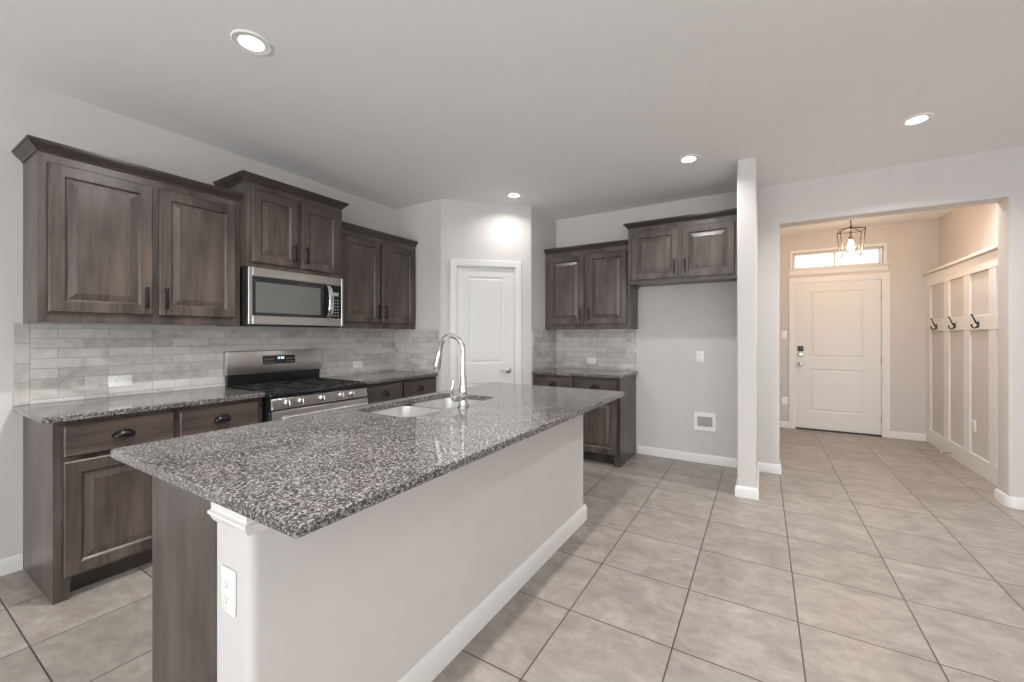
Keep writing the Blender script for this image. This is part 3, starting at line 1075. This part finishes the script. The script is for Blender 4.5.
hp = [(0.628, y - 0.002, 0.075), (0.628, y - 0.030, 0.100), (0.628, y - 0.042, 0.150), (0.628, y - 0.046, 0.208), (0.628, y - 0.042, 0.266), (0.628, y - 0.030, 0.316), (0.628, y - 0.002, 0.345)]
loops = []
for px, py, pz in hp:
    loops.append([(px + 0.020 * math.cos(2 * PI * k / 12), py + 0.009 * math.sin(2 * PI * k / 12) * 1.0, pz) for k in range(12)])
MB().loft(loops).build('handle', M['chrome'], dr)
MB().box(0.02, -MD + 0.04, -0.006, MW_ - 0.02, -0.03, -0.0005).build('vent_panel', M['black'], mw, smooth=False)

# ---------------------------------------------------------------- outlets, switches


def plate(name, label, cat, loc, rotz, landscape=False, kind='outlet', w=0.072, h=0.116):
    t = thing(name, label, cat, loc, rotz, 'white wall plates')
    rot = Matrix.Rotation(PI / 2, 4, 'Y') if landscape else Matrix.Identity(4)
    MB().box(-w / 2, -0.006, -h / 2, w / 2, -0.0005, h / 2, 0.003, 2, rot).build('cover_plate', M['plate'], t)
    if kind == 'outlet':
        for s_ in (-1, 1):
            r_ = MB()
            lp = [(x, z + s_ * 0.0195) for x, z in rr(-0.0165, -0.0145, 0.0165, 0.0145, 0.012, 5)]
            r_.loft([[(x, -0.0062, z) for x, z in lp], [(x, -0.0085, z) for x, z in lp]], mat=rot)
            rc = r_.build('receptacle', M['plate'], t)
            sl = MB()
            for x in (-0.0065, 0.0055):
                sl.box(x, -0.0088, s_ * 0.0195 - 0.002, x + 0.0012, -0.0083, s_ * 0.0195 + 0.007, mat=rot)
            sl.box(-0.002, -0.0088, s_ * 0.0195 - 0.0095, 0.002, -0.0083, s_ * 0.0195 - 0.0055, mat=rot)
            sl.build('slot', M['slot'], rc, smooth=False)
    else:
        MB().box(-0.0165, -0.009, -0.033, 0.0165, -0.0055, 0.033, 0.002, 1, rot).build('rocker', M['plate'], t)
    return t


plate('outlet', 'white outlet laid sideways in the tile, left of the range', 'outlet', (th, 0.953, 1.014), RL, True)
plate('outlet', 'white outlet laid sideways in the tile, right of the range', 'outlet', (th, 2.767, 1.012), RL, True)
plate('outlet', 'white outlet laid sideways in the tile on the back wall', 'outlet', (1.828, YB - th, 1.013), 0, True)
plate('outlet', 'white upright outlet on the island end under the trim band', 'outlet', (2.372, WYN, 0.650), 0)
plate('outlet', 'white upright outlet in the refrigerator alcove wall', 'outlet', (3.0, YB, 1.092), 0)
plate('light_switch', 'white light switch left of the front door', 'switch', (3.815, FY1, 1.318), 0, kind='switch')
plate('outlet', 'white outlet low on the foyer wall, left of front door', 'outlet', (3.822, FY1, 0.375), 0)
plate('outlet', 'white outlet low on the board and batten foyer wall', 'outlet', (BX - 0.0005, 5.68, 0.44), -RL)

wb = thing('water_outlet_box', 'white recessed water supply box low in the alcove wall', 'outlet box', (3.046, YB, 0.424))
mb = MB()
for a in ((-0.103, -0.093, 0.103, -0.050), (-0.103, 0.050, 0.103, 0.093), (-0.103, -0.050, -0.070, 0.050), (0.070, -0.050, 0.103, 0.050)):
    mb.box(a[0], -0.012, a[1], a[2], -0.0005, a[3], 0.002, 1)
mb.build('frame', M['plate'], wb)
MB().box(-0.070, -0.004, -0.050, 0.070, -0.0008, 0.050).build('box_back', M['greybox'], wb, smooth=False)
v = MB()
v.tube([(0.01, -0.006, -0.049), (0.01, -0.006, -0.015)], 0.0055, 10)
v.tube([(0.01, -0.006, -0.022), (0.034, -0.007, -0.018)], 0.005, 8)
v.build('valve', M['brass'], wb)

# ---------------------------------------------------------------- coat hooks and door stop


def coat_hook():
    t = thing('coat_hook', '', 'coat hook', group='coat hooks on the foyer rail')
    MB().prism(rr(-0.013, -0.030, 0.013, 0.030, 0.012, 4), -0.006, 0.0, 'y', 0.0015, 1).build('back_plate', M['pull'], t)
    h = MB()
    h.tube([(0, -0.004, 0.0), (0, -0.016, 0.012), (0, -0.027, 0.040), (0, -0.035, 0.066), (0, -0.044, 0.084)], [0.0075, 0.007, 0.006, 0.0055, 0.005], 10)
    h.lathe([(0, -0.010), (0.006, -0.008), (0.010, 0), (0.006, 0.008), (0, 0.010)], 12, Matrix.Translation((0, -0.045, 0.088)))
    h.build('upper_hook', M['pull'], t)
    h = MB()
    h.tube([(0, -0.004, -0.012), (0, -0.016, -0.029), (0, -0.030, -0.034), (0, -0.042, -0.026), (0, -0.047, -0.008)], [0.0075, 0.007, 0.0065, 0.006, 0.005], 10)
    h.lathe([(0, -0.009), (0.006, -0.007), (0.009, 0), (0.006, 0.007), (0, 0.009)], 12, Matrix.Translation((0, -0.048, -0.004)))
    h.build('lower_hook', M['pull'], t)
    return t


hk = coat_hook()
for k, (yy, lb) in enumerate(((6.615, 'black double coat hook on the white rail, nearest the front door'), (6.085, 'black double coat hook on the white rail, middle of the three'), (5.535, 'black double coat hook on the white rail, nearest the kitchen opening'))):
    o = hk if k == 0 else clone(hk)
    o.location = (BX - 0.0205, yy, 1.412)
    o.rotation_euler = (0, 0, -RL)
    o['label'] = lb

ds = thing('door_stop', 'small white spring door stop on the foyer baseboard', 'door stop', (BX - 0.0205, 6.2, 0.045), -RL)
m = MB()
m.tube([(0, 0, 0), (0, -0.065, 0)], 0.0055, 10)
m.lathe([(0, 0), (0.013, 0), (0.010, 0.006), (0, 0.007)], 14, Matrix.Rotation(PI / 2, 4, 'X'))
m.build('spring', M['nickel'], ds)
MB().tube([(0, -0.065, 0), (0, -0.078, 0)], [0.010, 0.008], 12).build('rubber_tip', M['plate'], ds)

# ---------------------------------------------------------------- lights
def can(x, y, label, k=1.0):
    t = thing('recessed_light', label, 'ceiling light', (x, y, H), 0, 'recessed ceiling lights')
    MB().lathe([(0.071, 0.0), (0.084, 0.0), (0.086, -0.004), (0.081, -0.008), (0.073, -0.006)], 32).build('trim_ring', M['plate'], t)
    MB().lathe([(0, -0.002), (0.072, -0.002), (0.072, -0.005), (0.045, -0.0065), (0, -0.007)], 32).build('lens', M['lens'], t)
    l = bpy.data.lights.new('recessed_lamp', 'AREA')
    l.shape = 'DISK'
    l.size = 0.09
    l.energy = CAN_W * k
    l.color = CAN_C
    l.spread = math.radians(146)
    o = bpy.data.objects.new('recessed_lamp', l)
    o.location = (0, 0, -0.012)
    o.parent = t
    COL.objects.link(o)
    return t


can(1.42, 1.05, 'round recessed ceiling light above the left counter and island end', 1.2)
can(1.39, 3.57, 'round recessed ceiling light in front of the pantry door', 0.22)
can(3.04, 3.57, 'round recessed ceiling light beside the top of the stub wall', 0.45)
can(4.42, 3.70, 'round recessed ceiling light in front of the foyer opening', 1.15)
can(3.04, 1.05, 'round recessed ceiling light over the near side of the island', 1.8)
can(5.04, 5.18, 'round recessed ceiling light in the foyer behind the header', 0.5)
can(5.30, 0.60, 'round recessed ceiling light over the open floor behind', 0.15)

# foyer lantern
px, py, pz = 4.385, 5.80, 2.190
pl = thing('pendant_lantern', 'open black wire lantern hanging in the foyer with lit bulb', 'pendant light', (px, py, pz))
wt, wb_, zt, za = 0.108, 0.080, 0.275, 0.312
T = [(sx * wt, sy * wt, zt) for sx, sy in ((-1, -1), (1, -1), (1, 1), (-1, 1))]
Bt = [(sx * wb_, sy * wb_, 0.0) for sx, sy in ((-1, -1), (1, -1), (1, 1), (-1, 1))]
fr = MB()
r_ = 0.004
for k in range(4):
    j = (k + 1) % 4
    fr.tube([T[k], T[j]], r_, 8)
    fr.tube([Bt[k], Bt[j]], r_, 8)
    fr.tube([T[k], Bt[k]], r_, 8)
    fr.tube([T[k], (0, 0, za)], r_, 8)
fr.build('frame', M['bronze'], pl)
st = MB()
st.tube([(0, 0, 0.215), (0, 0, H - pz - 0.018)], 0.005, 10)
st.lathe([(0, za - 0.004), (0.012, za - 0.002), (0.012, za + 0.012), (0, za + 0.016)], 14)
st.build('stem', M['bronze'], pl)
MB().lathe([(0, H - pz - 0.024), (0.055, H - pz - 0.022), (0.062, H - pz - 0.004), (0.062, H - pz - 0.0005), (0, H - pz - 0.0005)], 24).build('canopy', M['bronze'], pl)
MB().lathe([(0, 0.168), (0.019, 0.168), (0.021, 0.174), (0.019, 0.208), (0.010, 0.216), (0, 0.217)], 18).build('socket', M['socket'], pl)
MB().lathe([(0, 0.050), (0.014, 0.052), (0.026, 0.062), (0.032, 0.082), (0.030, 0.105), (0.021, 0.138), (0.015, 0.166), (0, 0.167)], 20).build('bulb', M['bulb'], pl)
